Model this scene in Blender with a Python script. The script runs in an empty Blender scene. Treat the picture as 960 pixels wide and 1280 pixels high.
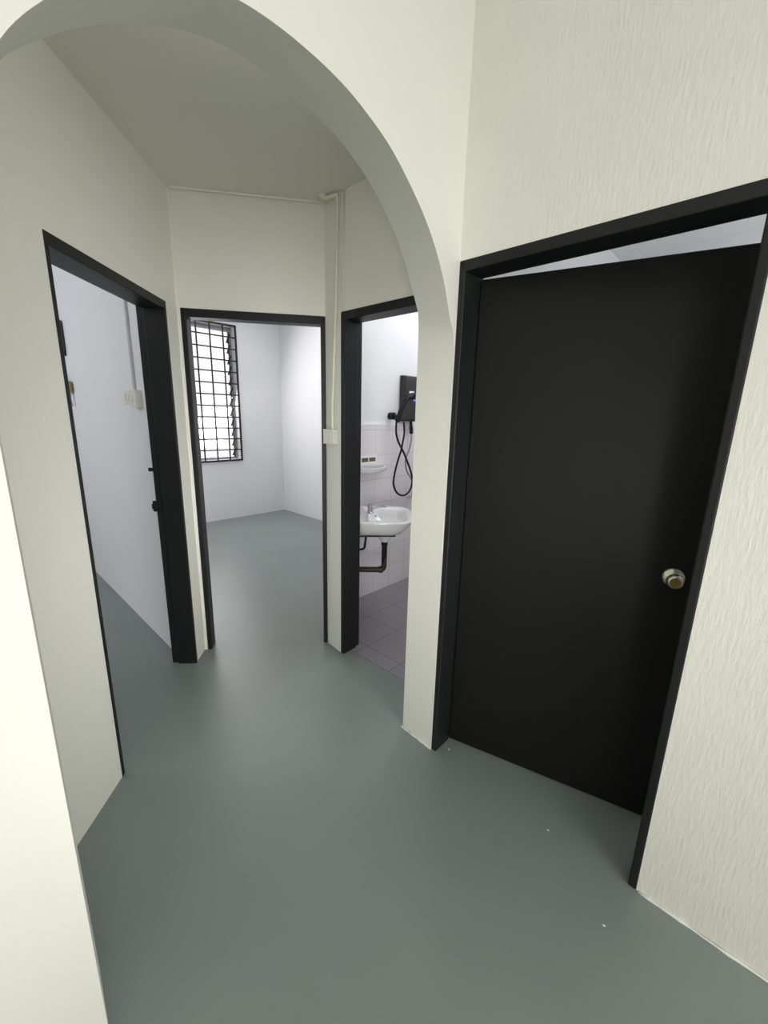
import bpy, bmesh, math, random
from mathutils import Vector, Matrix
random.seed(4)
scn = bpy.context.scene
COL = scn.collection

# ------------------------------------------------------------------ materials
def mat(name, rgb, rough=0.6, metal=0.0, bump=0.0, bscale=40.0, stretch=(1, 1, 1), var=0.0, vscale=2.0,
        spec=0.5, emit=0.0, trans=0.0, coat=0.0):
    m = bpy.data.materials.new(name); m.use_nodes = True
    nt = m.node_tree; b = nt.nodes['Principled BSDF']
    b.inputs['Base Color'].default_value = (*rgb, 1)
    b.inputs['Roughness'].default_value = rough
    b.inputs['Metallic'].default_value = metal
    b.inputs['Specular IOR Level'].default_value = spec
    b.inputs['Transmission Weight'].default_value = trans
    b.inputs['Coat Weight'].default_value = coat
    if emit:
        b.inputs['Emission Color'].default_value = (*rgb, 1)
        b.inputs['Emission Strength'].default_value = emit
    tc = nt.nodes.new('ShaderNodeTexCoord')
    if bump:
        mp = nt.nodes.new('ShaderNodeMapping'); mp.inputs['Scale'].default_value = stretch
        nt.links.new(tc.outputs['Object'], mp.inputs['Vector'])
        n = nt.nodes.new('ShaderNodeTexNoise'); n.inputs['Scale'].default_value = bscale
        n.inputs['Detail'].default_value = 4
        nt.links.new(mp.outputs['Vector'], n.inputs['Vector'])
        bp = nt.nodes.new('ShaderNodeBump'); bp.inputs['Strength'].default_value = bump
        bp.inputs['Distance'].default_value = 0.01
        nt.links.new(n.outputs['Fac'], bp.inputs['Height'])
        nt.links.new(bp.outputs['Normal'], b.inputs['Normal'])
    if var:
        n2 = nt.nodes.new('ShaderNodeTexNoise'); n2.inputs['Scale'].default_value = vscale
        n2.inputs['Detail'].default_value = 3
        nt.links.new(tc.outputs['Object'], n2.inputs['Vector'])
        cr = nt.nodes.new('ShaderNodeValToRGB')
        cr.color_ramp.elements[0].position = .3; cr.color_ramp.elements[1].position = .7
        cr.color_ramp.elements[0].color = (*[c * (1 - var) for c in rgb], 1)
        cr.color_ramp.elements[1].color = (*[min(1, c * (1 + var)) for c in rgb], 1)
        nt.links.new(n2.outputs['Fac'], cr.inputs['Fac'])
        nt.links.new(cr.outputs['Color'], b.inputs['Base Color'])
    return m

def tile_mat(name, rgb, grout, sx, sy, rough, axis):
    """square tiles; axis = (ux, uy) of the wall direction, or None for a floor"""
    m = bpy.data.materials.new(name); m.use_nodes = True
    nt = m.node_tree; b = nt.nodes['Principled BSDF']
    b.inputs['Roughness'].default_value = rough
    tc = nt.nodes.new('ShaderNodeTexCoord')
    ux, uy = axis
    d = nt.nodes.new('ShaderNodeVectorMath'); d.operation = 'DOT_PRODUCT'
    d.inputs[1].default_value = (ux, uy, 0)
    nt.links.new(tc.outputs['Object'], d.inputs[0])
    e = nt.nodes.new('ShaderNodeVectorMath'); e.operation = 'DOT_PRODUCT'
    e.inputs[1].default_value = (0, 0, 1) if sy > 0 else (-uy, ux, 0)
    nt.links.new(tc.outputs['Object'], e.inputs[0])
    c = nt.nodes.new('ShaderNodeCombineXYZ')
    nt.links.new(d.outputs['Value'], c.inputs[0]); nt.links.new(e.outputs['Value'], c.inputs[1])
    br = nt.nodes.new('ShaderNodeTexBrick')
    br.offset = 0; br.squash = 1
    br.inputs['Scale'].default_value = 1
    br.inputs['Brick Width'].default_value = sx
    br.inputs['Row Height'].default_value = abs(sy)
    br.inputs['Mortar Size'].default_value = 0.0022
    br.inputs['Mortar Smooth'].default_value = 0.2
    br.inputs['Color1'].default_value = (*rgb, 1)
    br.inputs['Color2'].default_value = (*[k * .97 for k in rgb], 1)
    br.inputs['Mortar'].default_value = (*grout, 1)
    nt.links.new(c.outputs['Vector'], br.inputs['Vector'])
    nt.links.new(br.outputs['Color'], b.inputs['Base Color'])
    return m

M = {}
M['cream'] = mat('cream_wall_paint', (.775, .775, .71), .62, bump=.12, bscale=34, stretch=(1.3, 1.3, .45), var=.012, vscale=3)
M['cream_rough'] = mat('cream_brushed_plaster', (.775, .76, .705), .5, bump=.2, bscale=75, stretch=(1.5, 1.5, .30), var=.02, vscale=5)
M['white'] = mat('cool_white_wall_paint', (.80, .80, .815), .6, bump=.1, bscale=14, var=.01)
M['ceil'] = mat('ceiling_paint', (.76, .755, .68), .75, bump=.06, bscale=10)
M['ceil_white'] = mat('white_ceiling_paint', (.82, .82, .82), .75)
M['floor'] = mat('grey_green_floor_paint', (.205, .239, .224), .36, bump=.035, bscale=30, var=.05, vscale=1.6, spec=.45)
M['black'] = mat('black_frame_paint', (.0115, .0125, .013), .45, bump=.1, bscale=18, stretch=(1, 1, .3), var=.12, vscale=4, spec=.28)
M['leaf'] = mat('black_door_paint', (.0078, .0083, .0080), .45, bump=.05, bscale=60, var=.08, spec=.22)
M['iron'] = mat('black_iron', (.008, .008, .010), .5)
M['steel'] = mat('brushed_steel', (.62, .58, .50), .28, 1.0)
M['brass'] = mat('brass', (.30, .19, .06), .35, 1.0, bump=.3, bscale=200)
M['chrome'] = mat('chrome', (.42, .42, .43), .2, 1.0)
M['plastic'] = mat('ivory_plastic', (.74, .73, .66), .35, spec=.5)
M['conduit'] = mat('painted_conduit', (.76, .73, .63), .4)
M['conduit_white'] = mat('white_conduit', (.50, .49, .49), .4)
M['ceramic'] = mat('white_ceramic', (.86, .86, .86), .08, spec=.6, coat=.5)
M['blackplastic'] = mat('black_plastic', (.006, .006, .007), .5, spec=.3)
M['heater'] = mat('heater_charcoal', (.022, .020, .020), .28)
M['blue'] = mat('blue_label', (.03, .06, .55), .4)
M['label'] = mat('white_label', (.9, .88, .88), .4)
M['red'] = mat('red_mark', (.40, .10, .08), .4)
M['pipe'] = mat('dark_brown_pipe', (.035, .026, .012), .45, var=.4, vscale=20)
M['greyhose'] = mat('grey_braided_hose', (.32, .31, .31), .35, .6)
M['slot'] = mat('olive_slot', (.10, .09, .05), .6)
M['alu'] = mat('aluminium', (.35, .35, .37), .4, .8)
M['speck'] = mat('white_paint_speck', (.75, .76, .72), .6)
M['oldbrass'] = mat('old_brass_paint', (.26, .24, .10), .5)
M['box'] = mat('dark_box_cover', (.045, .05, .042), .45)
M['glass'] = mat('frosted_louvre_glass', (.97, .95, .955), .25, trans=.9, spec=.3)

# ------------------------------------------------------------------ helpers
def prop(o, label=None, cat=None, group=None, kind=None):
    if label: o['label'] = label
    if cat: o['category'] = cat
    if group: o['group'] = group
    if kind: o['kind'] = kind
    return o

def link(name, bm, m, parent=None, smooth=False, bevel=0, auto=False):
    me = bpy.data.meshes.new(name)
    bmesh.ops.remove_doubles(bm, verts=bm.verts, dist=1e-5)
    bmesh.ops.recalc_face_normals(bm, faces=bm.faces)
    bm.to_mesh(me); bm.free()
    ms = m if isinstance(m, (list, tuple)) else [m]
    for k in ms: me.materials.append(k)
    o = bpy.data.objects.new(name, me); COL.objects.link(o)
    if parent: o.parent = parent
    if smooth:
        for p in me.polygons: p.use_smooth = True
        if auto:
            try: me.set_sharp_from_angle(angle=math.radians(40))
            except Exception: pass
    if bevel:
        b = o.modifiers.new('bevel', 'BEVEL'); b.width = bevel; b.segments = 3
        b.limit_method = 'ANGLE'; b.angle_limit = math.radians(35)
        b.harden_normals = False
    return o

def empty(name, loc, label, cat, group=None, kind=None, rotz=0):
    o = bpy.data.objects.new(name, None); COL.objects.link(o)
    o.empty_display_size = .1
    o.location = loc; o.rotation_euler = (0, 0, rotz)
    return prop(o, label, cat, group, kind)

def V2(x): return Vector((x[0], x[1]))
# building grid: c runs along the wall of the big black door, d points through it
C = Vector((.7325, -.6808)); D = Vector((.6808, .7325)); O = Vector((.254, 1.661))
def cd(c, d, z=0.0):
    p = O + C * c + D * d
    return Vector((p.x, p.y, z))

def prism(bm, poly, z0, z1):
    """poly: list of 2-D points"""
    lo = [bm.verts.new((p[0], p[1], z0)) for p in poly]
    hi = [bm.verts.new((p[0], p[1], z1)) for p in poly]
    n = len(poly)
    bm.faces.new(lo); bm.faces.new(hi)
    for i in range(n):
        bm.faces.new((lo[i], lo[(i + 1) % n], hi[(i + 1) % n], hi[i]))

def boxf(bm, o, ax, ay, az, a, b):
    """box in a local frame (origin o, axes ax ay az) from corner a to corner b"""
    vs = []
    for z in (a[2], b[2]):
        for x, y in ((a[0], a[1]), (b[0], a[1]), (b[0], b[1]), (a[0], b[1])):
            vs.append(bm.verts.new(o + ax * x + ay * y + az * z))
    for f in ((0, 1, 2, 3), (4, 5, 6, 7), (0, 1, 5, 4), (1, 2, 6, 5), (2, 3, 7, 6), (3, 0, 4, 7)):
        bm.faces.new([vs[i] for i in f])

X3, Y3, Z3 = Vector((1, 0, 0)), Vector((0, 1, 0)), Vector((0, 0, 1))
def box(bm, a, b): boxf(bm, Vector((0, 0, 0)), X3, Y3, Z3, a, b)

def slab(name, A, u, L, nrm, th, H, holes, m, label, z0=0.0, bevel=0):
    """wall standing on A, running along u for L, thickness th towards nrm; holes = [(s0,s1,z0,z1)]"""
    A = V2(A); u = V2(u).normalized(); nrm = V2(nrm).normalized()
    ss = sorted({0, L, *[h[0] for h in holes], *[h[1] for h in holes]})
    zs = sorted({z0, H, *[h[2] for h in holes], *[h[3] for h in holes]})
    bm = bmesh.new(); cache = {}
    def v(i, j, k):
        if (i, j, k) not in cache:
            p = A + u * ss[i] + nrm * (th * k)
            cache[(i, j, k)] = bm.verts.new((p.x, p.y, zs[j]))
        return cache[(i, j, k)]
    def solid(i, j):
        if i < 0 or j < 0 or i >= len(ss) - 1 or j >= len(zs) - 1: return False
        s = (ss[i] + ss[i + 1]) / 2; z = (zs[j] + zs[j + 1]) / 2
        return not any(h[0] < s < h[1] and h[2] < z < h[3] for h in holes)
    for i in range(len(ss) - 1):
        for j in range(len(zs) - 1):
            if not solid(i, j): continue
            for k in (0, 1): bm.faces.new((v(i, j, k), v(i + 1, j, k), v(i + 1, j + 1, k), v(i, j + 1, k)))
            if not solid(i - 1, j): bm.faces.new((v(i, j, 0), v(i, j + 1, 0), v(i, j + 1, 1), v(i, j, 1)))
            if not solid(i + 1, j): bm.faces.new((v(i + 1, j, 0), v(i + 1, j + 1, 0), v(i + 1, j + 1, 1), v(i + 1, j, 1)))
            if not solid(i, j - 1): bm.faces.new((v(i, j, 0), v(i + 1, j, 0), v(i + 1, j, 1), v(i, j, 1)))
            if not solid(i, j + 1): bm.faces.new((v(i, j + 1, 0), v(i + 1, j + 1, 0), v(i + 1, j + 1, 1), v(i, j + 1, 1)))
    o = link(name, bm, m, bevel=bevel)
    return prop(o, label, 'wall', kind='structure')

def pillar(name, poly, H, m, label, z0=0.0, bevel=0):
    bm = bmesh.new(); prism(bm, poly, z0, H)
    return prop(link(name, bm, m, bevel=bevel), label, 'wall', kind='structure')

def tube(bm, pts, r, seg=10, closed=False, taper=None, cap=True):
    pts = [Vector(p) for p in pts]; n = len(pts); rings = []
    prev = None
    for i, p in enumerate(pts):
        if closed: t = (pts[(i + 1) % n] - pts[i - 1]).normalized()
        elif i == 0: t = (pts[1] - p).normalized()
        elif i == n - 1: t = (p - pts[-2]).normalized()
        else: t = (pts[i + 1] - pts[i - 1]).normalized()
        if prev is None:
            a = t.orthogonal().normalized()
        else:
            a = (prev - t * prev.dot(t)).normalized()
        prev = a; b = t.cross(a)
        rr = r if taper is None else r * taper[i]
        rings.append([bm.verts.new(p + (a * math.cos(q) + b * math.sin(q)) * rr)
                      for q in [2 * math.pi * k / seg for k in range(seg)]])
    for i in range(n if closed else n - 1):
        A_, B_ = rings[i], rings[(i + 1) % n]
        for k in range(seg):
            bm.faces.new((A_[k], A_[(k + 1) % seg], B_[(k + 1) % seg], B_[k]))
    if cap and not closed:
        bm.faces.new(rings[0]); bm.faces.new(rings[-1])

def spline(P, n=8, closed=False):
    P = [Vector(p) for p in P]; out = []; m = len(P)
    rng = range(m) if closed else range(m - 1)
    for i in rng:
        g = lambda k: P[k % m] if closed else P[max(0, min(m - 1, k))]
        p0, p1, p2, p3 = g(i - 1), g(i), g(i + 1), g(i + 2)
        for j in range(n):
            t = j / n
            out.append(.5 * ((2 * p1) + (p2 - p0) * t + (2 * p0 - 5 * p1 + 4 * p2 - p3) * t * t + (3 * p1 - p0 - 3 * p2 + p3) * t ** 3))
    if not closed: out.append(P[-1])
    return out

def lathe(bm, prof, o, axis, seg=32):
    """prof [(r, h)] around axis through o"""
    axis = Vector(axis).normalized(); a = axis.orthogonal().normalized(); b = axis.cross(a)
    o = Vector(o); rings = []
    for r, h in prof:
        if r < 1e-6: rings.append([bm.verts.new(o + axis * h)])
        else: rings.append([bm.verts.new(o + axis * h + (a * math.cos(q) + b * math.sin(q)) * r)
                            for q in [2 * math.pi * k / seg for k in range(seg)]])
    for A_, B_ in zip(rings, rings[1:]):
        for k in range(seg):
            k2 = (k + 1) % seg
            if len(A_) == 1 and len(B_) == 1: continue
            if len(A_) == 1: bm.faces.new((A_[0], B_[k2], B_[k]))
            elif len(B_) == 1: bm.faces.new((A_[k], A_[k2], B_[0]))
            else: bm.faces.new((A_[k], A_[k2], B_[k2], B_[k]))

# ------------------------------------------------------------------ floors
ZT = 3.1; ZC = 2.68
bm = bmesh.new()
prism(bm, [(-6.5, -6), (6.5, -6), (6.5, 9), (-6.5, 9)], -.1, 0)
prop(link('floor', bm, M['floor']), 'smooth grey green painted floor running through all the rooms', 'floor', kind='structure')

# ------------------------------------------------------------------ arch wall
front = [(.004, 1.79), (.019, 1.86), (.045, 1.905), (.066, 1.955), (.095, 2.018), (.148, 2.100), (.219, 2.178), (.303, 2.245),
         (.394, 2.302), (.504, 2.343), (.59, 2.362), (.681, 2.370), (.765, 2.370), (.85, 2.360), (.95, 2.333), (1.04, 2.288),
         (1.12, 2.222), (1.19, 2.150), (1.24, 2.080), (1.280, 1.99), (1.305, 1.89), (1.318, 1.78), (1.322, 1.65)]
back = [(-.017, 1.84), (-.015, 1.90), (-.008, 1.955), (.014, 2.0), (.058, 2.078), (.112, 2.158), (.203, 2.255), (.290, 2.318),
        (.389, 2.368), (.482, 2.394), (.593, 2.410), (.680, 2.418), (.760, 2.416), (.845, 2.398), (.94, 2.363), (1.035, 2.310),
        (1.107, 2.258), (1.174, 2.199), (1.215, 2.152), (1.260, 2.04), (1.290, 1.92), (1.302, 1.80), (1.305, 1.65)]
def fine(pts, n=4): return [(p.x, p.y) for p in spline([(a, b, 0) for a, b in pts], n)]
FR, BK = fine(front), fine(back)
bm = bmesh.new()
def aw(t, back_, z):            # arch-wall point: t towards the left, front or back plane
    return cd(-.194 if back_ else 0.0, -t, z)
TL = 3.4
rows = []
f_lo = [bm.verts.new(aw(t, 0, z)) for t, z in FR]; f_hi = [bm.verts.new(aw(t, 0, ZT)) for t, z in FR]
b_lo = [bm.verts.new(aw(t, 1, z)) for t, z in BK]; b_hi = [bm.verts.new(aw(t, 1, ZT)) for t, z in BK]
n = len(FR)
for i in range(n - 1):
    bm.faces.new((f_lo[i], f_lo[i + 1], f_hi[i + 1], f_hi[i]))
    bm.faces.new((b_lo[i], b_lo[i + 1], b_hi[i + 1], b_hi[i]))
    bm.faces.new((f_lo[i], f_lo[i + 1], b_lo[i + 1], b_lo[i]))
    bm.faces.new((f_hi[i], f_hi[i + 1], b_hi[i + 1], b_hi[i]))
fr0 = bm.verts.new(aw(.004, 0, 0)); br0 = bm.verts.new(aw(-.017, 1, 0))
bm.faces.new((fr0, br0, b_lo[0], f_lo[0]))
fz0 = bm.verts.new(aw(-.001, 0, 0)); fz1 = bm.verts.new(aw(-.001, 0, ZT))
bm.faces.new((fz0, fr0, f_lo[0], f_hi[0], fz1))
fj = bm.verts.new(aw(1.324, 0, 0)); bj = bm.verts.new(aw(1.305, 1, 0))
fe0 = bm.verts.new(aw(TL, 0, 0)); fe1 = bm.verts.new(aw(TL, 0, ZT)); be0 = bm.verts.new(aw(TL, 1, 0)); be1 = bm.verts.new(aw(TL, 1, ZT))
bm.faces.new((fj, fe0, fe1, f_hi[-1], f_lo[-1])); bm.faces.new((bj, be0, be1, b_hi[-1], b_lo[-1]))
bm.faces.new((fj, bj, b_lo[-1], f_lo[-1])); bm.faces.new((fe0, be0, be1, fe1)); bm.faces.new((f_hi[-1], fe1, be1, b_hi[-1])); bm.faces.new((fj, fe0, be0, bj))
o = link('wall_arch', bm, M['cream'], smooth=True, auto=True)
prop(o, 'cream plastered wall with a hand-shaped round archway opening onto the lobby', 'wall', kind='structure')

# stub between the archway and the big door
pillar('wall_arch_pier', [cd(-.002, .012).xy, cd(-.190, .034).xy, cd(-.194, .36).xy, cd(0, .36).xy], ZT, M['cream_rough'],
       'narrow cream pier with rough brushed plaster under the right foot of the arch', bevel=.006)

# right wall with the big door (plane d = 0)
slab('wall_right', cd(0, 0).xy, C, 4.4, D, .13, ZT, [(0.0, .8655, 0, 2.1015)], M['cream_rough'],
     'cream wall with brushed plaster texture around the big black door', z0=0)

# ------------------------------------------------------------------ lobby walls
W1o, W1u = Vector((-1.105, 1.465)), Vector((-.0654, .9979)); W1n = Vector((-.9979, -.0654))
slab('wall_left', (W1o - W1u * 1.3), W1u, 1.3 + .856, W1n, .15, ZT, [(1.3, 2.156, 0, 2.10)], M['cream'],
     'cream wall on the left of the lobby holding the first black door frame', z0=0)
K2 = Vector((-.369, 2.582)); W2u = Vector((.9876, .1575)); W2n = Vector((-.1575, .9876))
K1 = K2 - W2u * .812
pillar('wall_left_pillar', [(-1.161, 2.319), K1, K2 - W2u * .794, K2 - W2u * .794 + W2n * .13, (-1.30, 2.60), (-1.42, 2.49), (-1.311, 2.38), (-1.311, 2.309)],
       ZT, M['cream'], 'slim cream pillar between the left and middle door frames', bevel=.004)
slab('wall_back', K2 - W2u * .794, W2u, .794, W2n, .13, ZT, [], M['cream'], 'cream wall above the middle door frame', z0=2.103)
P3 = cd(-.926, .233).xy
pillar('wall_middle_pillar', [K2, P3, cd(-.926, .36).xy, (-.26, 2.62), (-.26, 3.25), (-.36, 3.15), (-.36, 2.76), K2 + W2n * .13],
       ZT, M['cream'], 'slim cream pillar between the middle door and the bathroom door')
slab('wall_bathroom_front', P3, C, .732, D, .13, ZT, [], M['cream'], 'cream wall above the bathroom door frame', z0=2.103)

# lobby ceiling
bm = bmesh.new()
lob = [cd(-.10, .05).xy, cd(-.19, .30).xy, P3 + D * .06, K2 + W2n * .06, K1 + W2n * .04, (-1.22, 2.40), W1o - W1u * 1.2, cd(-.10, -1.7).xy]
prism(bm, lob, ZC, ZC + .08)
prop(link('ceiling', bm, M['ceil']), 'dim cream ceiling of the lobby behind the arch', 'ceiling', kind='structure')
# thin painted line where ceiling boards meet
bm = bmesh.new()
tube(bm, [(K1.x + .02, K1.y - .01, ZC - .004), (K2.x - .02, K2.y - .012, ZC - .004)], .007, 6)
prop(link('trim_1', bm, M['cream']), 'thin cream cornice bead along the top of the back lobby wall', 'trim', kind='structure')

# ------------------------------------------------------------------ main room shell
bm = bmesh.new()
prism(bm, [cd(-.3, .2).xy, cd(-.3, -3.6).xy, cd(4.6, -3.6).xy, cd(4.6, .2).xy], ZT, ZT + .1)
prop(link('ceiling_living_room', bm, M['ceil_white']), 'white ceiling of the room in front of the arch', 'ceiling', kind='structure')
slab('wall_front', cd(4.4, -3.5).xy, D, 3.7, C, .12, ZT, [(.5, 3.0, .7, 2.6)], M['cream'], 'cream wall at the near end of the front room')
slab('wall_far_left', cd(-.194, -3.4).xy, C, 4.6, -D, .12, ZT, [], M['cream'], 'cream wall on the far left side of the front room')

# ------------------------------------------------------------------ bedroom one (left door)
A1 = Vector((-1.311, 2.378))
slab('wall_partition', A1, -C, 5.2, D, .10, 3.06, [], M['white'], 'plain cool white wall seen through the left door', z0=0)
slab('wall_bedroom_left_end', A1 - C * 3.6, -D, 3.6, -C, .12, 3.06, [], M['white'], 'white end wall of the left bedroom')
slab('wall_bedroom_left_side', A1 - C * 3.6 - D * 3.5, C, 3.6, -D, .12, 3.06, [], M['white'], 'white side wall of the left bedroom')
bm = bmesh.new()
q = A1
prism(bm, [q, q - C * 3.7, q - C * 3.7 - D * 3.6, q - D * 3.6 + C * .1, (-1.25, 0.4), (-1.27, 1.4)], 3.0, 3.06)
prop(link('ceiling_left_bedroom', bm, M['ceil_white']), 'white ceiling of the left bedroom', 'ceiling', kind='structure')

# ------------------------------------------------------------------ bedroom two (middle door)
E0 = Vector((-1.639, 6.607)); Eu = Vector((-.7, -.715)).normalized(); En = Vector((-.715, .7)).normalized()
slab('wall_window', E0 - Eu * .0, Eu, 3.1, En, .15, 3.06, [(.715, 1.955, .875, 2.69)], M['white'],
     'cool white bedroom wall with the barred louvre window', z0=0)
slab('wall_bedroom_right', E0 - C * .15, C, 4.6, Vector((.6808, .7325)), .12, 3.06, [], M['white'], 'cool white wall on the right side of the middle bedroom', z0=0)
bm = bmesh.new()
prism(bm, [E0 + En * .1, E0 + Eu * 3.1 + En * .1, (-1.30, 2.55), (-.38, 2.70), (-.36, 3.2), (1.3, 4.6), (1.9, 3.4), (2.0, 3.5), E0 + C * 4.6 + D * .1], 3.0, 3.06)
prop(link('ceiling_middle_bedroom', bm, M['ceil_white']), 'white ceiling of the middle bedroom', 'ceiling', kind='structure')

# window: frame, header, louvre blades
def wpt(s, d, z): p = E0 + Eu * s + En * d; return Vector((p.x, p.y, z))
win = empty('window_1', wpt(1.33, .09, .875), 'tall glass louvre window behind a black iron grille', 'window', kind='structure')
def wbox(bm, s0, s1, d0, d1, z0, z1):
    vs = [wpt(s, d, z) for z in (z0, z1) for s, d in ((s0, d0), (s1, d0), (s1, d1), (s0, d1))]
    vs = [bm.verts.new(v) for v in vs]
    for f in ((0, 1, 2, 3), (4, 5, 6, 7), (0, 1, 5, 4), (1, 2, 6, 5), (2, 3, 7, 6), (3, 0, 4, 7)): bm.faces.new([vs[i] for i in f])
def wchild(name, bm, m, **k):
    o = link(name, bm, m, **k); o.parent = win; o.matrix_parent_inverse = Matrix.Translation(-win.location); return o
bm = bmesh.new()
wbox(bm, .715, .75, .10, .14, .875, 2.69); wbox(bm, 1.92, 1.955, .10, .14, .875, 2.69)
wbox(bm, .75, 1.92, .10, .14, 2.63, 2.69); wbox(bm, .75, 1.92, .10, .14, .875, .905)
wbox(bm, 1.325, 1.345, .10, .14, .905, 2.63)
wchild('window_frame', bm, M['alu'])
for s0 in (.752, 1.905):
    bm = bmesh.new(); wbox(bm, s0, s0 + .016, .085, .10, .905, 2.63)
    for k in range(12):                       # blade clips
        z = .975 + k * .143
        boxf(bm, wpt(s0 + .008, .10, z), Vector((Eu.x, Eu.y, 0)), (Vector((En.x, En.y, 0)) * .64 + Z3 * -.77), (Vector((En.x, En.y, 0)) * .77 + Z3 * .64), (-.012, -.070, -.005), (.012, .070, .005))
    wchild('blade_holder', bm, M['iron'])
for half in ((.765, 1.325), (1.345, 1.905)):
    for k in range(12):
        z = .975 + k * .143
        bm = bmesh.new()
        boxf(bm, wpt(half[0], .10, z), Vector((Eu.x, Eu.y, 0)), (Vector((En.x, En.y, 0)) * .64 + Z3 * -.77), (Vector((En.x, En.y, 0)) * .77 + Z3 * .64),
             (0, -.075, -.0025), (half[1] - half[0], .075, .0025))
        wchild('louvre_blade', bm, M['glass'])

# grille: a thing of its own, screwed over the opening
gr = empty('window_grille', wpt(1.33, -.012, .865), 'black iron grille of small square bars over the bedroom window', 'grille')
def gchild(name, bm, m):
    o = link(name, bm, m); o.parent = gr; o.matrix_parent_inverse = Matrix.Translation(-gr.location); return o
bm = bmesh.new()
gs0, gs1, gz0, gz1 = .702, 1.962, .865, 2.700
for s in (gs0, gs1): wbox(bm, s - .012, s + .012, -.02, -.003, gz0 - .012, gz1 + .012)
for z in (gz0, gz1): wbox(bm, gs0, gs1, -.02, -.003, z - .012, z + .012)
gchild('outer_frame', bm, M['iron'])
for i in range(1, 7):
    bm = bmesh.new(); s = gs0 + (gs1 - gs0) * i / 7; wbox(bm, s - .009, s + .009, -.018, -.006, gz0, gz1); gchild('vertical_bar', bm, M['iron'])
for j in range(1, 12):
    bm = bmesh.new(); z = gz0 + (gz1 - gz0) * j / 12; wbox(bm, gs0, gs1, -.014, -.004, z - .0085, z + .0085); gchild('horizontal_bar', bm, M['iron'])

# ------------------------------------------------------------------ bathroom
wall_tile = tile_mat('white_wall_tile', (.80, .77, .785), (.56, .54, .55), .205, .205, .22, (.6808, .7325))
wall_tile2 = tile_mat('white_side_tile', (.80, .77, .785), (.56, .54, .55), .205, .205, .22, (0, 1))
floor_tile = tile_mat('mauve_floor_tile', (.27, .25, .268), (.09, .085, .09), .30, -.30, .3, (.7325, -.6808))
slab('wall_bathroom_back', cd(-1.461, .70).xy, D, 2.2, -C, .10, 3.06, [], M['white'], 'bathroom wall with white paint over pale tiles', z0=0)
slab('trim_2', cd(-1.453, .75).xy, D, 2.1, -C, .008, 1.475, [], wall_tile, 'pale square tiles covering the lower bathroom wall')['category'] = 'tiles'
slab('trim_3', cd(-1.450, .75).xy, D, 2.1, -C, .012, 1.487, [], mat('white_tile_edge', (.9, .9, .9), .25), 'white edging strip along the top of the bathroom tiles', z0=1.472)['category'] = 'tile edge'
slab('trim_4', (-.252, 2.64), (0, 1), .64, (-1, 0), .008, 1.475, [], wall_tile2, 'pale tiles on the bathroom side wall behind the basin')['category'] = 'tiles'
slab('wall_bathroom_side', cd(-.194, .36).xy, D, 2.2, C, .10, 3.06, [], M['white'], 'white wall between the bathroom and the room with the big door')
slab('wall_bathroom_end', cd(-1.5, 2.45).xy, C, 1.4, D, .10, 3.06, [], M['white'], 'white end wall of the bathroom')
bm = bmesh.new(); prism(bm, [cd(-.926, .30).xy, (-.26, 2.64), (-.26, 3.25), cd(-1.461, .80).xy, cd(-1.461, 2.45).xy, cd(-.194, 2.45).xy, cd(-.194, .30).xy], .0005, .004)
prop(link('floor_bathroom', bm, floor_tile), 'dull mauve grey tiled bathroom floor', 'floor', kind='structure')
bm = bmesh.new(); prism(bm, [cd(-.926, .36).xy, (-.30, 2.6), (-.30, 3.25), cd(-1.5, .80).xy, cd(-1.5, 2.5).xy, cd(-.1, 2.5).xy, cd(-.1, .36).xy], 3.0, 3.06)
prop(link('ceiling_bathroom', bm, M['ceil_white']), 'white bathroom ceiling', 'ceiling', kind='structure')

# room behind the big door
slab('wall_room_back', cd(-.1, 2.15).xy, C, 3.6, D, .1, 3.06, [], M['white'], 'pale wall far inside the room behind the big door')
slab('wall_room_end', cd(3.4, .13).xy, D, 2.1, C, .1, 3.06, [], M['white'], 'pale end wall of the room behind the big door')
bm = bmesh.new(); prism(bm, [cd(-.1, .13).xy, cd(3.5, .13).xy, cd(3.5, 2.2).xy, cd(-.1, 2.2).xy], 2.68, 2.74)
prop(link('ceiling_room', bm, M['ceil_white']), 'white ceiling seen over the top of the big black door', 'ceiling', kind='structure')

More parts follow.
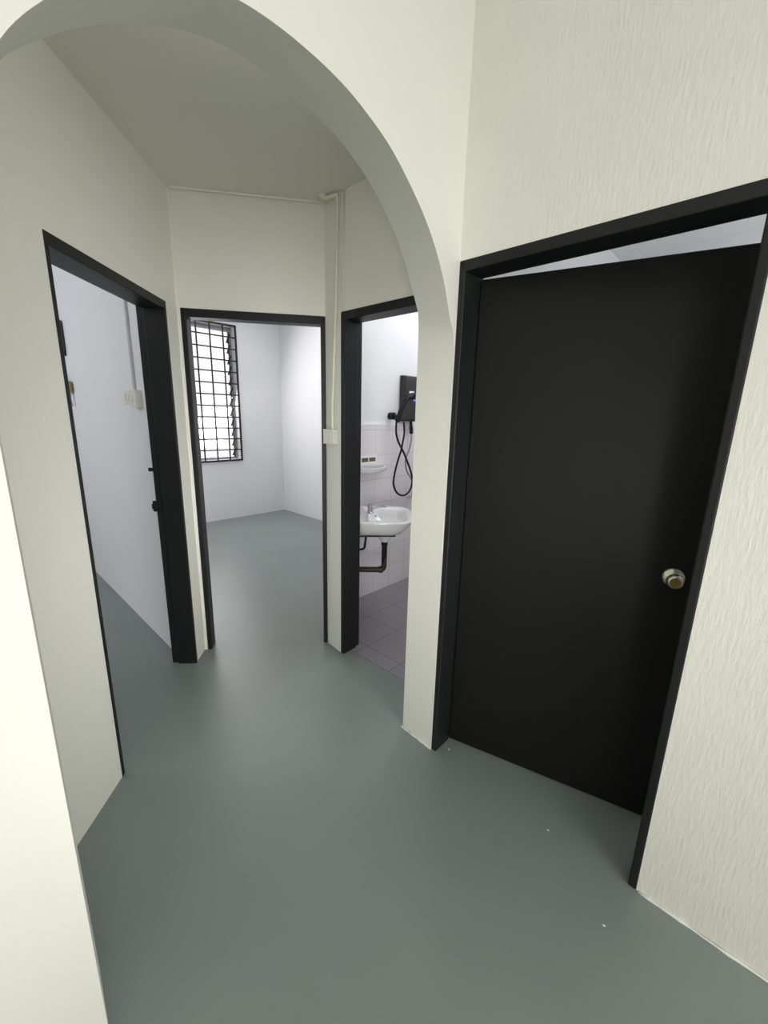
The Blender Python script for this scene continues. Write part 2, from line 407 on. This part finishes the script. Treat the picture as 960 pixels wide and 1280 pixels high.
# ------------------------------------------------------------------ door frames
def door(name, A, u, nin, W, label, face=.026, head=.042, depth=.15, stop=.11, H=2.102, proud=.002):
    """A outer left foot on the wall face, u along the wall, nin into the wall"""
    A = V2(A); u3 = Vector((u[0], u[1], 0)).normalized(); n3 = Vector((nin[0], nin[1], 0)).normalized()
    e = empty(name, (A.x, A.y, 0), label, 'door', kind='structure')
    o3 = Vector((0, 0, 0))
    for s0, s1, r0, r1 in ((0, face, 0, face - .012), (W - face, W, W - face + .012, W)):
        bm = bmesh.new()
        a, b = (s0, s1)
        # L-shaped jamb: thick stop in front, thin rebate behind
        if s0 == 0: pl = [(0, -proud), (face, -proud), (face, stop), (face - .012, stop), (face - .012, depth), (0, depth)]
        else: pl = [(W, -proud), (W, depth), (W - face + .012, depth), (W - face + .012, stop), (W - face, stop), (W - face, -proud)]
        lo = [bm.verts.new(u3 * x + n3 * y) for x, y in pl]; hi = [bm.verts.new(u3 * x + n3 * y + Z3 * H) for x, y in pl]
        bm.faces.new(lo); bm.faces.new(hi)
        for i in range(6): bm.faces.new((lo[i], lo[(i + 1) % 6], hi[(i + 1) % 6], hi[i]))
        link('jamb', bm, M['black'], e, bevel=.0055)
    bm = bmesh.new()
    pl = [(-proud, H), (depth, H), (depth, H - head + .012), (stop, H - head + .012), (stop, H - head), (-proud, H - head)]
    lo = [bm.verts.new(u3 * (.004) + n3 * y + Z3 * z) for y, z in pl]; hi = [bm.verts.new(u3 * (W - .004) + n3 * y + Z3 * z) for y, z in pl]
    bm.faces.new(lo); bm.faces.new(hi)
    for i in range(6): bm.faces.new((lo[i], lo[(i + 1) % 6], hi[(i + 1) % 6], hi[i]))
    link('header', bm, M['black'], e, bevel=.0045)
    return e, u3, n3

def leaf(e, hinge, dirn, W, H, name='leaf', th=.038, side=1):
    """door leaf from hinge along dirn, standing 6 mm off the floor; thickness towards side*normal"""
    d3 = Vector((dirn[0], dirn[1], 0)).normalized(); n3 = Vector((-d3.y, d3.x, 0)) * side
    bm = bmesh.new(); boxf(bm, Vector(hinge), d3, n3, Z3, (0, 0, .006), (W, th, H))
    return link(name, bm, M['leaf'], e, bevel=.002), d3, n3

# door 1 (left), with top hinge, lock strike and brass bolt
e1, u, n = door('door_1', W1o, W1u, W1n, .856, 'black door frame of the left bedroom, narrow in the view', face=.021)
lf, d3, n3 = leaf(e1, u * .012 + n * .153, (W1n[0] * .99 - W1u[0] * .14, W1n[1] * .99 - W1u[1] * .14), .80, 2.055, side=1)
bm = bmesh.new(); hz = 1.735
tube(bm, [u * .030 + n * .157 + Z3 * z for z in (hz, hz + .10)], .009, 10)
boxf(bm, u * .012 + n * .118, u, n, Z3, (0, 0, hz + .004), (.016, .030, hz + .096))
link('hinge', bm, M['black'], e1)
bm = bmesh.new()
boxf(bm, u * (.856 - .030) + n * .128, u, n, Z3, (0, 0, .985), (.022, .030, 1.045)); boxf(bm, u * (.856 - .034) + n * .148, u, n, Z3, (0, 0, 1.0), (.010, .014, 1.03))
link('strike_plate', bm, M['black'], e1)
bm = bmesh.new(); boxf(bm, u * (.856 - .030) + n * .14, u, n, Z3, (0, 0, 1.215), (.014, .022, 1.235)); link('bolt_catch', bm, M['black'], e1)
# door 2 (middle)
door('door_2', K2 - W2u * .794, W2u, W2n, .794, 'black door frame of the middle bedroom with a barred window beyond', face=.028, head=.043, depth=.13, stop=.09)
# door 3 (bathroom)
e3, u, n = door('door_3', P3, C, D, .732, 'black door frame of the bathroom, its right side behind the arch', face=.03, head=.044)
# door 4 (big one) and its leaf, standing ajar
e4, u, n = door('door_4', cd(0, 0).xy, C, D, .866, 'large black door standing ajar in a black frame on the right', face=.026, head=.038)
ang = math.radians(14.4)
dl = C * math.cos(ang) + D * math.sin(ang)
lf, d3, n3 = leaf(e4, u * .024 + n * .1135, dl, .836, 2.062, side=1)
ks = .768
bm = bmesh.new()
kp = u * .024 + n * .1135 + d3 * ks + Z3 * 1.02
out = -n3
lathe(bm, [(0, 0), (.034, 0), (.0345, .002), (.033, .006), (.027, .0095), (.016, .011), (.0125, .013), (.0125, .026), (.0195, .030), (.0245, .036), (.0262, .044), (.0245, .053), (.0195, .0585), (.0165, .0595)],
      kp, out, 40)
kn = link('knob', bm, M['steel'], lf, smooth=True, auto=True); kn.parent = lf
bm = bmesh.new()
lathe(bm, [(.0165, .0585), (.0160, .0602), (.0120, .0600), (0, .0600)], kp, out, 28)
boxf(bm, kp + out * .060, d3, Z3, out, (-.0015, -.008, 0), (.0015, .008, .0012))
link('key_cylinder', bm, M['brass'], kn)
bm = bmesh.new(); boxf(bm, kp, d3, Z3, out, (-.0014, .017, .004), (.0014, .034, .0078)); link('rose_slot', bm, M['blackplastic'], kn)
for hz in (.25, 1.05, 1.80):
    bm = bmesh.new(); tube(bm, [u * .016 + n * .160 + Z3 * (hz + k) for k in (0, .10)], .007, 10); link('hinge', bm, M['black'], e4)

# ------------------------------------------------------------------ lobby conduit and switch
def wall3(s, off, z): p = P3 + C * s - D * off; return Vector((p.x, p.y, z))
cond = empty('electrical_conduit', wall3(-.05, .01, 1.465), 'thin cream painted conduit running down the pillar between the middle and bathroom doors', 'conduit')
def child(par, name, bm, m, **k):
    o = link(name, bm, m, **k); o.parent = par; o.matrix_parent_inverse = Matrix.Translation(-par.location); return o
bm = bmesh.new()
tube(bm, spline([wall3(-.006, .018, 2.640), wall3(-.008, .018, 2.60), wall3(-.02, .016, 2.2), wall3(-.045, .014, 1.8), wall3(-.060, .012, 1.60), wall3(-.060, .012, 1.455)], 5), .0085, 10)
child(cond, 'vertical_pipe', bm, M['conduit'], smooth=True)
bm = bmesh.new()
tube(bm, spline([wall3(-.006, .018, 2.635), wall3(-.010, .020, 2.658), wall3(-.035, .022, 2.664), wall3(-.075, .028, 2.664), wall3(-.095, .036, 2.668)], 5), .0095, 10)
child(cond, 'bent_pipe', bm, M['conduit'], smooth=True)
bm = bmesh.new()
lathe(bm, [(0, 0), (.022, 0), (.022, .008), (.016, .016), (0, .016)], wall3(-.10, .038, 2.68), (0, 0, -1), 20)
lathe(bm, [(0, 0.0161), (.006, .0161), (.006, .018), (0, .018)], wall3(-.10, .038, 2.68), (0, 0, -1), 12)
child(cond, 'ceiling_box', bm, M['conduit'], smooth=True, auto=True)
bm = bmesh.new()
tube(bm, [wall3(.030, .004, 2.679), wall3(.028, .004, 2.104)], .0045, 8)
prop(link('cable_strip', bm, M['conduit'], smooth=True), 'faint second cable running down to the top corner of the bathroom door frame', 'cable')
# the switch sits proud on the pillar and laps over the middle frame
sw = empty('light_switch', wall3(-.075, .0, 1.42), 'small cream double light switch on the pillar below the conduit', 'switch')
sx = Vector((C.x, C.y, 0)); sy = Vector((-D.x, -D.y, 0))
bm = bmesh.new(); boxf(bm, wall3(-.075, .0, 1.42), sx, sy, Z3, (-.047, 0, -.044), (.047, .030, .044)); child(sw, 'back_box', bm, M['plastic'], bevel=.003)
bm = bmesh.new(); boxf(bm, wall3(-.075, .0, 1.42), sx, sy, Z3, (-.047, .030, -.044), (.047, .036, .044)); child(sw, 'cover_plate', bm, M['plastic'], bevel=.002)
for k in (-.02, .02):
    bm = bmesh.new(); boxf(bm, wall3(-.075 + k, .0, 1.42), sx, sy, Z3, (-.013, .036, -.02), (.013, .040, .02)); child(sw, 'rocker', bm, M['plastic'], bevel=.0015)

# ------------------------------------------------------------------ left bedroom conduit + sockets
def pw(s, off, z): p = Vector((-1.384, 2.447)) - C * s - D * off; return Vector((p.x, p.y, z))
px = Vector((-C.x, -C.y, 0)); py = Vector((-D.x, -D.y, 0))
bm = bmesh.new(); boxf(bm, pw(.165, 0, 0), px, py, Z3, (-.011, 0, 1.665), (.011, .014, 2.98))
prop(link('cable_trunking', bm, M['conduit_white'], bevel=.002), 'straight white cable trunking running down the left bedroom wall to the sockets', 'trunking')
def socket(s0, s1, z0, z1, name, label, rock, grp=None):
    sm = (s0 + s1) / 2
    e = empty(name, pw(sm, 0, z0), label, 'socket' if 'socket' in name else 'switch', grp)
    bm = bmesh.new(); boxf(bm, pw(sm, 0, 0), px, py, Z3, (-(s1 - s0) / 2, 0, z0), ((s1 - s0) / 2, .028, z1)); child(e, 'back_box', bm, M['plastic'], bevel=.003)
    bm = bmesh.new(); boxf(bm, pw(sm, 0, 0), px, py, Z3, (-(s1 - s0) / 2, .028, z0), ((s1 - s0) / 2, .034, z1)); child(e, 'cover_plate', bm, M['plastic'], bevel=.002)
    for k in rock:
        bm = bmesh.new(); boxf(bm, pw(sm + k, 0, 0), px, py, Z3, (-.010, .034, (z0 + z1) / 2 - .018), (.010, .039, (z0 + z1) / 2 + .018)); child(e, 'rocker', bm, M['plastic'], bevel=.0015)
socket(.175, .285, 1.575, 1.662, 'light_switch', 'pale switch box on the left bedroom wall, the left one of the pair', (-.025, .025))
socket(.080, .168, 1.560, 1.662, 'power_socket', 'pale power socket on the left bedroom wall, right one of the pair under the trunking', (.02,))

# dark box and a hanging padlock farther along the same wall, half behind the frame
wb = empty('junction_box', pw(1.95, 0, 2.0), 'dark rounded box high on the left bedroom wall, partly hidden by the door frame', 'wall box')
bm = bmesh.new(); boxf(bm, pw(1.95, 0, 0), px, py, Z3, (-.115, 0, 2.02), (.115, .05, 2.27)); child(wb, 'cover', bm, M['box'], bevel=.025)
bm = bmesh.new(); boxf(bm, pw(1.95, 0, 0), px, py, Z3, (-.10, 0, 1.985), (-.04, .03, 2.03)); child(wb, 'cable_gland', bm, M['blackplastic'], bevel=.006)
pl_ = empty('padlock', pw(1.87, .02, 1.66), 'brass padlock with a silver key hanging from a wall hook beside the left door frame', 'padlock')
bm = bmesh.new()
tube(bm, spline([pw(1.93, .0, 1.83), pw(1.91, .03, 1.825), pw(1.86, .03, 1.79), pw(1.84, .03, 1.76)], 5), .006, 8)
child(pl_, 'hook', bm, M['steel'], smooth=True)
bm = bmesh.new(); boxf(bm, pw(1.812, .015, 0), px, py, Z3, (-.055, 0, 1.675), (.06, .035, 1.775)); child(pl_, 'lock_body', bm, M['oldbrass'], bevel=.012)
bm = bmesh.new()
tube(bm, spline([pw(1.82, .03, 1.68), pw(1.80, .03, 1.655), pw(1.82, .03, 1.63), pw(1.80, .03, 1.60), pw(1.77, .03, 1.57)], 5), .011, 8)
child(pl_, 'key', bm, M['chrome'], smooth=True)

# ------------------------------------------------------------------ bathroom fittings
def sw_(s, off, z): p = Vector((-.185, 3.334)) + D * s + C * off; return Vector((p.x, p.y, z))
bx = Vector((D.x, D.y, 0)); by = Vector((C.x, C.y, 0))
def bframe(e): return lambda name, bm, m, par=None, **k: _bc(e, name, bm, m, par, **k)
def _bc(e, name, bm, m, par=None, **k):
    if par is None: return child(e, name, bm, m, **k)
    o = link(name, bm, m, **k); o.parent = par; return o
# basin: wall-hung, back against x = -.252
yc, zr = 2.965, .842
basin = empty('wash_basin', (-.252, yc, zr - .10), 'white ceramic wall-hung wash basin with a rounded front', 'basin')
def outline(grow, x0, x1, half, rnd):
    """D-shaped outline, flat at the wall"""
    pts = []
    def P(x, y): pts.append((x, yc + y))
    P(x0, -half); P((x0 + x1) / 2 - .02, -half)
    for k in range(0, 19):
        a = -math.pi / 2 + math.pi * k / 18
        ex = 2 / rnd
        cx = x1 - .115
        x = cx + (.115) * (abs(math.cos(a)) ** ex)
        y = half * (1 if math.sin(a) > 0 else -1) * (abs(math.sin(a)) ** ex)
        P(x, y)
    P((x0 + x1) / 2 - .02, half * 1.0); P(x0, half)
    return pts
def ring(bm, pts, z): return [bm.verts.new((x, y, z)) for x, y in pts]
def loft(bm, rings, cap0=True, cap1=True):
    m = len(rings[0])
    for a, b in zip(rings, rings[1:]):
        for i in range(m): bm.faces.new((a[i], a[(i + 1) % m], b[(i + 1) % m], b[i]))
    if cap0: bm.faces.new(rings[0])
    if cap1: bm.faces.new(rings[-1])
bm = bmesh.new()
xw, xf = -.252, .212
def bowl(f, lift):
    # inner bowl outline: scaled ellipse-ish, centred ahead of the tap ledge
    pts = []
    for (x, y) in outline(0, xw, xf, .275, 2.6):
        cx, cy = .035, yc
        ix = cx + (max(-.105, min(.178, (x - .0) * .80 + .003)) - cx) * f
        iy = cy + (y - cy) * .76 * f
        pts.append((ix, iy))
    return pts
R_ = []
R_.append(ring(bm, outline(0, xw, -.0 + .10, .13, 2.2), zr - .135))
R_.append(ring(bm, outline(0, xw, .15, .215, 2.4), zr - .105))
R_.append(ring(bm, outline(0, xw, .19, .255, 2.6), zr - .055))
R_.append(ring(bm, outline(0, xw, xf, .272, 2.6), zr - .018))
R_.append(ring(bm, outline(0, xw, xf + .002, .275, 2.6), zr - .006))
R_.append(ring(bm, outline(0, xw, xf - .008, .268, 2.6), zr))
R_.append(ring(bm, bowl(1.0, 0), zr - .004))
R_.append(ring(bm, bowl(.95, 0), zr - .022))
R_.append(ring(bm, bowl(.86, 0), zr - .065))
R_.append(ring(bm, bowl(.62, 0), zr - .105))
R_.append(ring(bm, bowl(.15, 0), zr - .118))
loft(bm, R_)
child(basin, 'bowl', bm, M['ceramic'], smooth=True)
bm = bmesh.new()      # drain cup under the bowl
lathe(bm, [(.0, 0), (.085, 0), (.070, -.025), (.045, -.055), (.030, -.075), (.024, -.085), (0, -.085)], (.010, yc, zr - .133), (0, 0, 1), 28)
child(basin, 'drain_cup', bm, M['ceramic'], smooth=True)
bm = bmesh.new(); tube(bm, [(-.25, yc - .215, zr - .118), (.085, yc - .200, zr - .112)], .006, 8); child(basin, 'support_bracket', bm, M['iron'])
bm = bmesh.new()
tube(bm, [(.010, yc, .650), (.010, yc, .465)], .021, 16); tube(bm, [(.010, yc, .645), (.010, yc, .600)], .025, 16)
tr = child(basin, 'drain_pipe', bm, M['blackplastic'], smooth=True, auto=True)
bm = bmesh.new()
tube(bm, spline([(.010, yc, .50), (.010, yc, .44), (.004, yc, .412), (-.02, yc, .402), (-.06, yc, .400), (-.252, yc, .398)], 6), .021, 16)
tube(bm, [(-.03, yc, .4005), (.0, yc, .404)], .026, 16)
child(basin, 'waste_elbow', bm, M['pipe'], smooth=True, auto=True)
bm = bmesh.new()
tube(bm, spline([(-.128, yc + .0, .73), (-.130, yc, .67), (-.138, yc, .60), (-.142, yc, .575), (-.165, yc, .560), (-.252, yc, .556)], 6), .009, 8)
child(basin, 'supply_hose', bm, M['blackplastic'], smooth=True)
bm = bmesh.new()
lathe(bm, [(0, 0), (.024, 0), (.024, .006), (.018, .010), (.0165, .032), (.019, .038), (.019, .058), (.012, .063), (0, .063)], (-.105, yc + .03, zr - .002), (0, 0, 1), 24)
tap = child(basin, 'tap', bm, M['chrome'], smooth=True, auto=True)
bm = bmesh.new()
tube(bm, spline([(-.10, yc + .03, zr + .014), (-.07, yc + .035, zr + .030), (-.03, yc + .04, zr + .044), (0.004, yc + .045, zr + .046), (.010, yc + .046, zr + .038)], 5), .009, 10)
o = link('spout', bm, M['chrome'], smooth=True); o.parent = tap
bm = bmesh.new(); lathe(bm, [(0, 0), (.008, 0), (.006, .004), (0, .004)], (-.060, yc - .075, zr - .003), (0, 0, 1), 14); child(basin, 'plug_hole', bm, M['blackplastic'])

# soap dish on the tiles
sd = empty('soap_dish', sw_(.13, .008, 1.085), 'white wall-mounted soap dish above the basin', 'soap dish')
bm = bmesh.new(); boxf(bm, sw_(.075, .008, 0), bx, by, Z3, (-.115, 0, 1.155), (.075, .008, 1.232)); child(sd, 'back_plate', bm, M['ceramic'], bevel=.003)
for k in (-.062, .022):
    bm = bmesh.new(); boxf(bm, sw_(.075 + k, .016, 0), bx, by, Z3, (-.036, 0, 1.180), (.036, .0015, 1.212)); child(sd, 'slot', bm, M['slot'])
bm = bmesh.new()
def half(r, ry, z, cx=.09):
    return [bm.verts.new(sw_(cx - r * math.cos(a) * 1.0, .010 + ry * math.sin(a), z)) for a in [math.pi * k / 20 for k in range(21)]]
loft(bm, [half(.09, .05, 1.085), half(.135, .085, 1.098), half(.165, .105, 1.122), half(.168, .108, 1.136), half(.160, .100, 1.138), half(.145, .088, 1.126), half(.12, .07, 1.120)])
child(sd, 'dish', bm, M['ceramic'], smooth=True, auto=True)

# water heater
wh = empty('water_heater', sw_(.50, .0, 1.505), 'charcoal instant water heater mounted high on the bathroom wall', 'water heater')
s0, s1, z0, z1, dp = .430, .630, 1.505, 1.885, .055
bm = bmesh.new()
prof = [(0, .0), (0, dp - .02), (.02, dp), (s1 - s0 - .02, dp), (s1 - s0, dp - .02), (s1 - s0, 0)]
def hr(z, k=1.0): return [bm.verts.new(sw_(s0 + x, y * k, z)) for x, y in prof]
loft(bm, [hr(z0, .80), hr(z0 + .02), hr(z1 - .03), hr(z1 - .010, .96), hr(z1, .80)])
body = child(wh, 'body', bm, M['heater'], bevel=.004)
bm = bmesh.new(); boxf(bm, sw_(s0 + .095, dp, 0), bx, by, Z3, (-.030, .0, 1.742), (.030, .0015, 1.760)); child(wh, 'white_label', bm, M['label'])
bm = bmesh.new()
boxf(bm, sw_(s0 + .155, dp, 0), bx, by, Z3, (-.032, .0, 1.665), (.034, .0012, 1.725))
o = child(wh, 'blue_label', bm, M['blue'])
bm = bmesh.new(); boxf(bm, sw_(s0 + .150, dp + .0012, 0), bx, by, Z3, (-.028, 0, 1.684), (.010, .0008, 1.689)); p2 = child(wh, 'label_line', bm, M['label'])
bm = bmesh.new(); boxf(bm, sw_(s0 + .160, dp, 0), bx, by, Z3, (-.010, .0, 1.835), (.008, .0015, 1.85)); child(wh, 'red_mark', bm, M['red'])
bm = bmesh.new(); tube(bm, [sw_(.545, .04, 1.51), sw_(.555, .04, 1.45)], .013, 10); tube(bm, [sw_(.552, .04, 1.46), sw_(.560, .04, 1.40)], .017, 10)
child(wh, 'inlet_connector', bm, M['blackplastic'], smooth=True, auto=True)
# stop valve and grey braided hose feeding it
gh = empty('inlet_hose', sw_(.60, .03, .81), 'grey braided hose curving from the heater down to a small stop valve', 'hose')
bm = bmesh.new()
tube(bm, spline([sw_(.560, .04, 1.397), sw_(.552, .05, 1.35), sw_(.510, .06, 1.25), sw_(.470, .06, 1.18), sw_(.490, .06, 1.08), sw_(.570, .05, .995), sw_(.598, .05, .92), sw_(.600, .045, .84)], 7), .0075, 8)
child(gh, 'hose', bm, M['greyhose'], smooth=True)
bm = bmesh.new(); tube(bm, [sw_(.600, .0, .822), sw_(.600, .055, .822)], .012, 10); tube(bm, [sw_(.540, .045, .822), sw_(.620, .045, .822)], .010, 10)
child(gh, 'stop_valve', bm, M['steel'], smooth=True, auto=True)

# hand shower on its wall hook
sh = empty('hand_shower', sw_(.32, .04, 1.53), 'black hand shower with its hose hanging in a crossed loop beside the heater', 'shower')
bm = bmesh.new()
tube(bm, [sw_(.315, .0, 1.548), sw_(.315, .05, 1.548)], .030, 16); tube(bm, [sw_(.315, .045, 1.548), sw_(.318, .09, 1.535)], .017, 12)
tube(bm, [sw_(.298, .10, 1.505), sw_(.315, .11, 1.56)], .022, 14)
child(sh, 'wall_hook', bm, M['blackplastic'], smooth=True, auto=True)
bm = bmesh.new()
tube(bm, spline([sw_(.300, .100, 1.500), sw_(.318, .102, 1.56), sw_(.36, .105, 1.635), sw_(.405, .108, 1.69), sw_(.455, .115, 1.712)], 6), .019, 12,
     taper=[.8 + .5 * (k / 24) for k in range(25)])
hd = child(sh, 'handle', bm, M['blackplastic'], smooth=True)
bm = bmesh.new(); lathe(bm, [(0, -.018), (.024, -.016), (.030, 0), (.030, .012), (.026, .018), (0, .018)], sw_(.470, .108, 1.715), (by * .9 + Z3 * -.4), 24)
o = link('shower_head', bm, M['blackplastic'], smooth=True, auto=True); o.parent = hd
bm = bmesh.new()
hp = [sw_(.290, .10, 1.515), sw_(.288, .10, 1.42), sw_(.320, .10, 1.34), sw_(.376, .105, 1.262), sw_(.450, .10, 1.16), sw_(.510, .10, 1.05), sw_(.525, .10, .98),
      sw_(.495, .10, .90), sw_(.415, .10, .868), sw_(.325, .10, .90), sw_(.275, .10, .98), sw_(.285, .10, 1.07), sw_(.330, .09, 1.17), sw_(.376, .085, 1.262), sw_(.415, .07, 1.34), sw_(.440, .06, 1.42), sw_(.445, .045, 1.500)]
tube(bm, spline(hp, 7), .0085, 10)
child(sh, 'hose', bm, M['blackplastic'], smooth=True)

# ------------------------------------------------------------------ flaked paint bead at the foot of the right wall, specks on the floor
bm = bmesh.new(); pts = []
for k in range(60):
    s = .872 + k * .03
    p = cd(s, -.0035 - random.uniform(0, .003), .003); pts.append(p)
tube(bm, pts, .0045, 6, taper=[random.uniform(.5, 1.4) for _ in pts])
prop(link('baseboard_right', bm, M['speck'], smooth=True), 'rough white paint bead where the right wall meets the floor', 'trim', kind='structure')
bm = bmesh.new(); pts = []
for k in range(20):
    a = k / 19
    p = cd(-.194 + .194 * a, .012 * (1 - a) - .004 - random.uniform(0, .003), .003); pts.append(p)
tube(bm, pts, .004, 6, taper=[random.uniform(.5, 1.4) for _ in pts])
prop(link('trim_5', bm, M['speck'], smooth=True), 'rough white paint bead at the foot of the arch pier', 'trim', kind='structure')
for (x, y, r, lab) in ((.666, 1.273, .004, 'tiny white paint speck on the floor in front of the big door'),
                       (.726, .968, .0045, 'tiny white paint speck on the floor nearest the camera below the right jamb'),
                       (.339, 1.660, .005, 'small white paint chip on the floor at the left foot of the big door frame')):
    bm = bmesh.new()
    pl = [(x + r * random.uniform(.6, 1.2) * math.cos(a), y + r * random.uniform(.6, 1.2) * math.sin(a)) for a in [k * math.pi / 4 for k in range(8)]]
    prism(bm, pl, .0002, .0012)
    prop(link('paint_speck', bm, M['speck']), lab, 'paint speck')

# ------------------------------------------------------------------ lights
def area(name, loc, target, sx, sy, power, col):
    l = bpy.data.lights.new(name, 'AREA'); l.shape = 'RECTANGLE'; l.size = sx; l.size_y = sy; l.energy = power; l.color = col
    o = bpy.data.objects.new(name, l); COL.objects.link(o); o.location = loc
    o.rotation_euler = (Vector(target) - Vector(loc)).to_track_quat('-Z', 'Y').to_euler(); return o
area('living_room_daylight', cd(4.3, -1.35, 1.75), cd(-1, -.5, 1.35), 2.6, 2.1, 57, (1.0, .995, .985))
area('living_room_bounce', cd(2.2, -1.9, 3.0), cd(2.2, -1.9, 0), 2.5, 2.0, 14, (1.0, .99, .95))
area('living_room_side_fill', cd(2.4, -3.2, 1.6), cd(-.3, -.1, 1.3), 1.8, 1.8, 1.5, (1.0, .99, .96))  # weak added fill from the left, brightens the arch jamb
ls = area('jamb_fill_beam', cd(2.3, -3.0, .95), cd(-.4, .1, 1.15), .9, .9, 2.9, (1.0, .99, .96))  # added narrow beam on the right jamb; no window stands there
ls.data.spread = math.radians(40)
p = wpt(1.33, -.1, 1.8)
area('soffit_fill', cd(2.5, -.55, .12), cd(-.3, -.3, 2.8), 1.2, 1.2, 5, (1.0, .99, .96))  # added low fill aimed upwards to lift the arch underside and ceiling
area('lobby_fill_strip', cd(-.235, -.66, 2.58), cd(-2.2, -.5, 1.3), 1.1, .10, 1.0, (1.0, .985, .94))  # added fill hidden above the arch to brighten the lobby, not a fitting
lo = area('arch_fill_beam', cd(3.1, -.75, 1.15), cd(-1.0, -.55, 1.0), .6, .8, 2.1, (1.0, .995, .96))  # added narrow fill sent through the arch to lift the lobby walls
lo.data.spread = math.radians(30)
area('bedroom_window_light', p, (-.9, 4.6, .9), 1.2, 1.7, 26, (1, .99, 1.0))
area('bedroom_fill', (-1.6, 4.9, 2.95), (-1.6, 4.9, 0), 1.6, 1.6, 13, (1, .99, 1.0))
q = A1 - C * 1.9 - D * 2.6
area('left_bedroom_light', (q.x, q.y, 2.5), (-2.4, 3.4, 2.0), 1.4, 1.0, 22, (.93, .95, 1.0))
area('bathroom_light', cd(-.75, 1.7, 2.9), cd(-1.1, 1.2, 0), 0.9, .9, 13, (.96, .97, 1.0))
area('spare_room_light', cd(1.9, 1.4, 1.9), cd(.6, 2.1, 2.4), 1.0, 1.0, 12, (.96, .98, 1.0))

w = bpy.data.worlds.new('World'); scn.world = w; w.use_nodes = True
bg = w.node_tree.nodes['Background']; bg.inputs[0].default_value = (1.0, .965, .975, 1); bg.inputs[1].default_value = 1.5

# ------------------------------------------------------------------ camera
f, pitch, roll = 513.6, .23038, .02444
cp, sp, cr, sr = math.cos(pitch), math.sin(pitch), math.cos(roll), math.sin(roll)
F = Vector((0, cp, -sp)); U = Vector((0, sp, cp)); Xx = Vector((1, 0, 0))
xr = Xx * cr + U * sr; ur = -Xx * sr + U * cr
cam = bpy.data.cameras.new('camera'); co = bpy.data.objects.new('camera', cam); COL.objects.link(co)
mt = Matrix((xr, ur, -F)).transposed().to_4x4(); mt.translation = (0, 0, 1.55)
co.matrix_world = mt
cam.sensor_fit = 'VERTICAL'; cam.sensor_height = 36; cam.lens = f / 1280 * 36
cam.clip_start = .02
scn.camera = co
scn.view_settings.view_transform = 'Standard'
scn.view_settings.look = 'None'
scn.view_settings.exposure = 0.2
scn.cycles.max_bounces = 12
scn.cycles.diffuse_bounces = 6
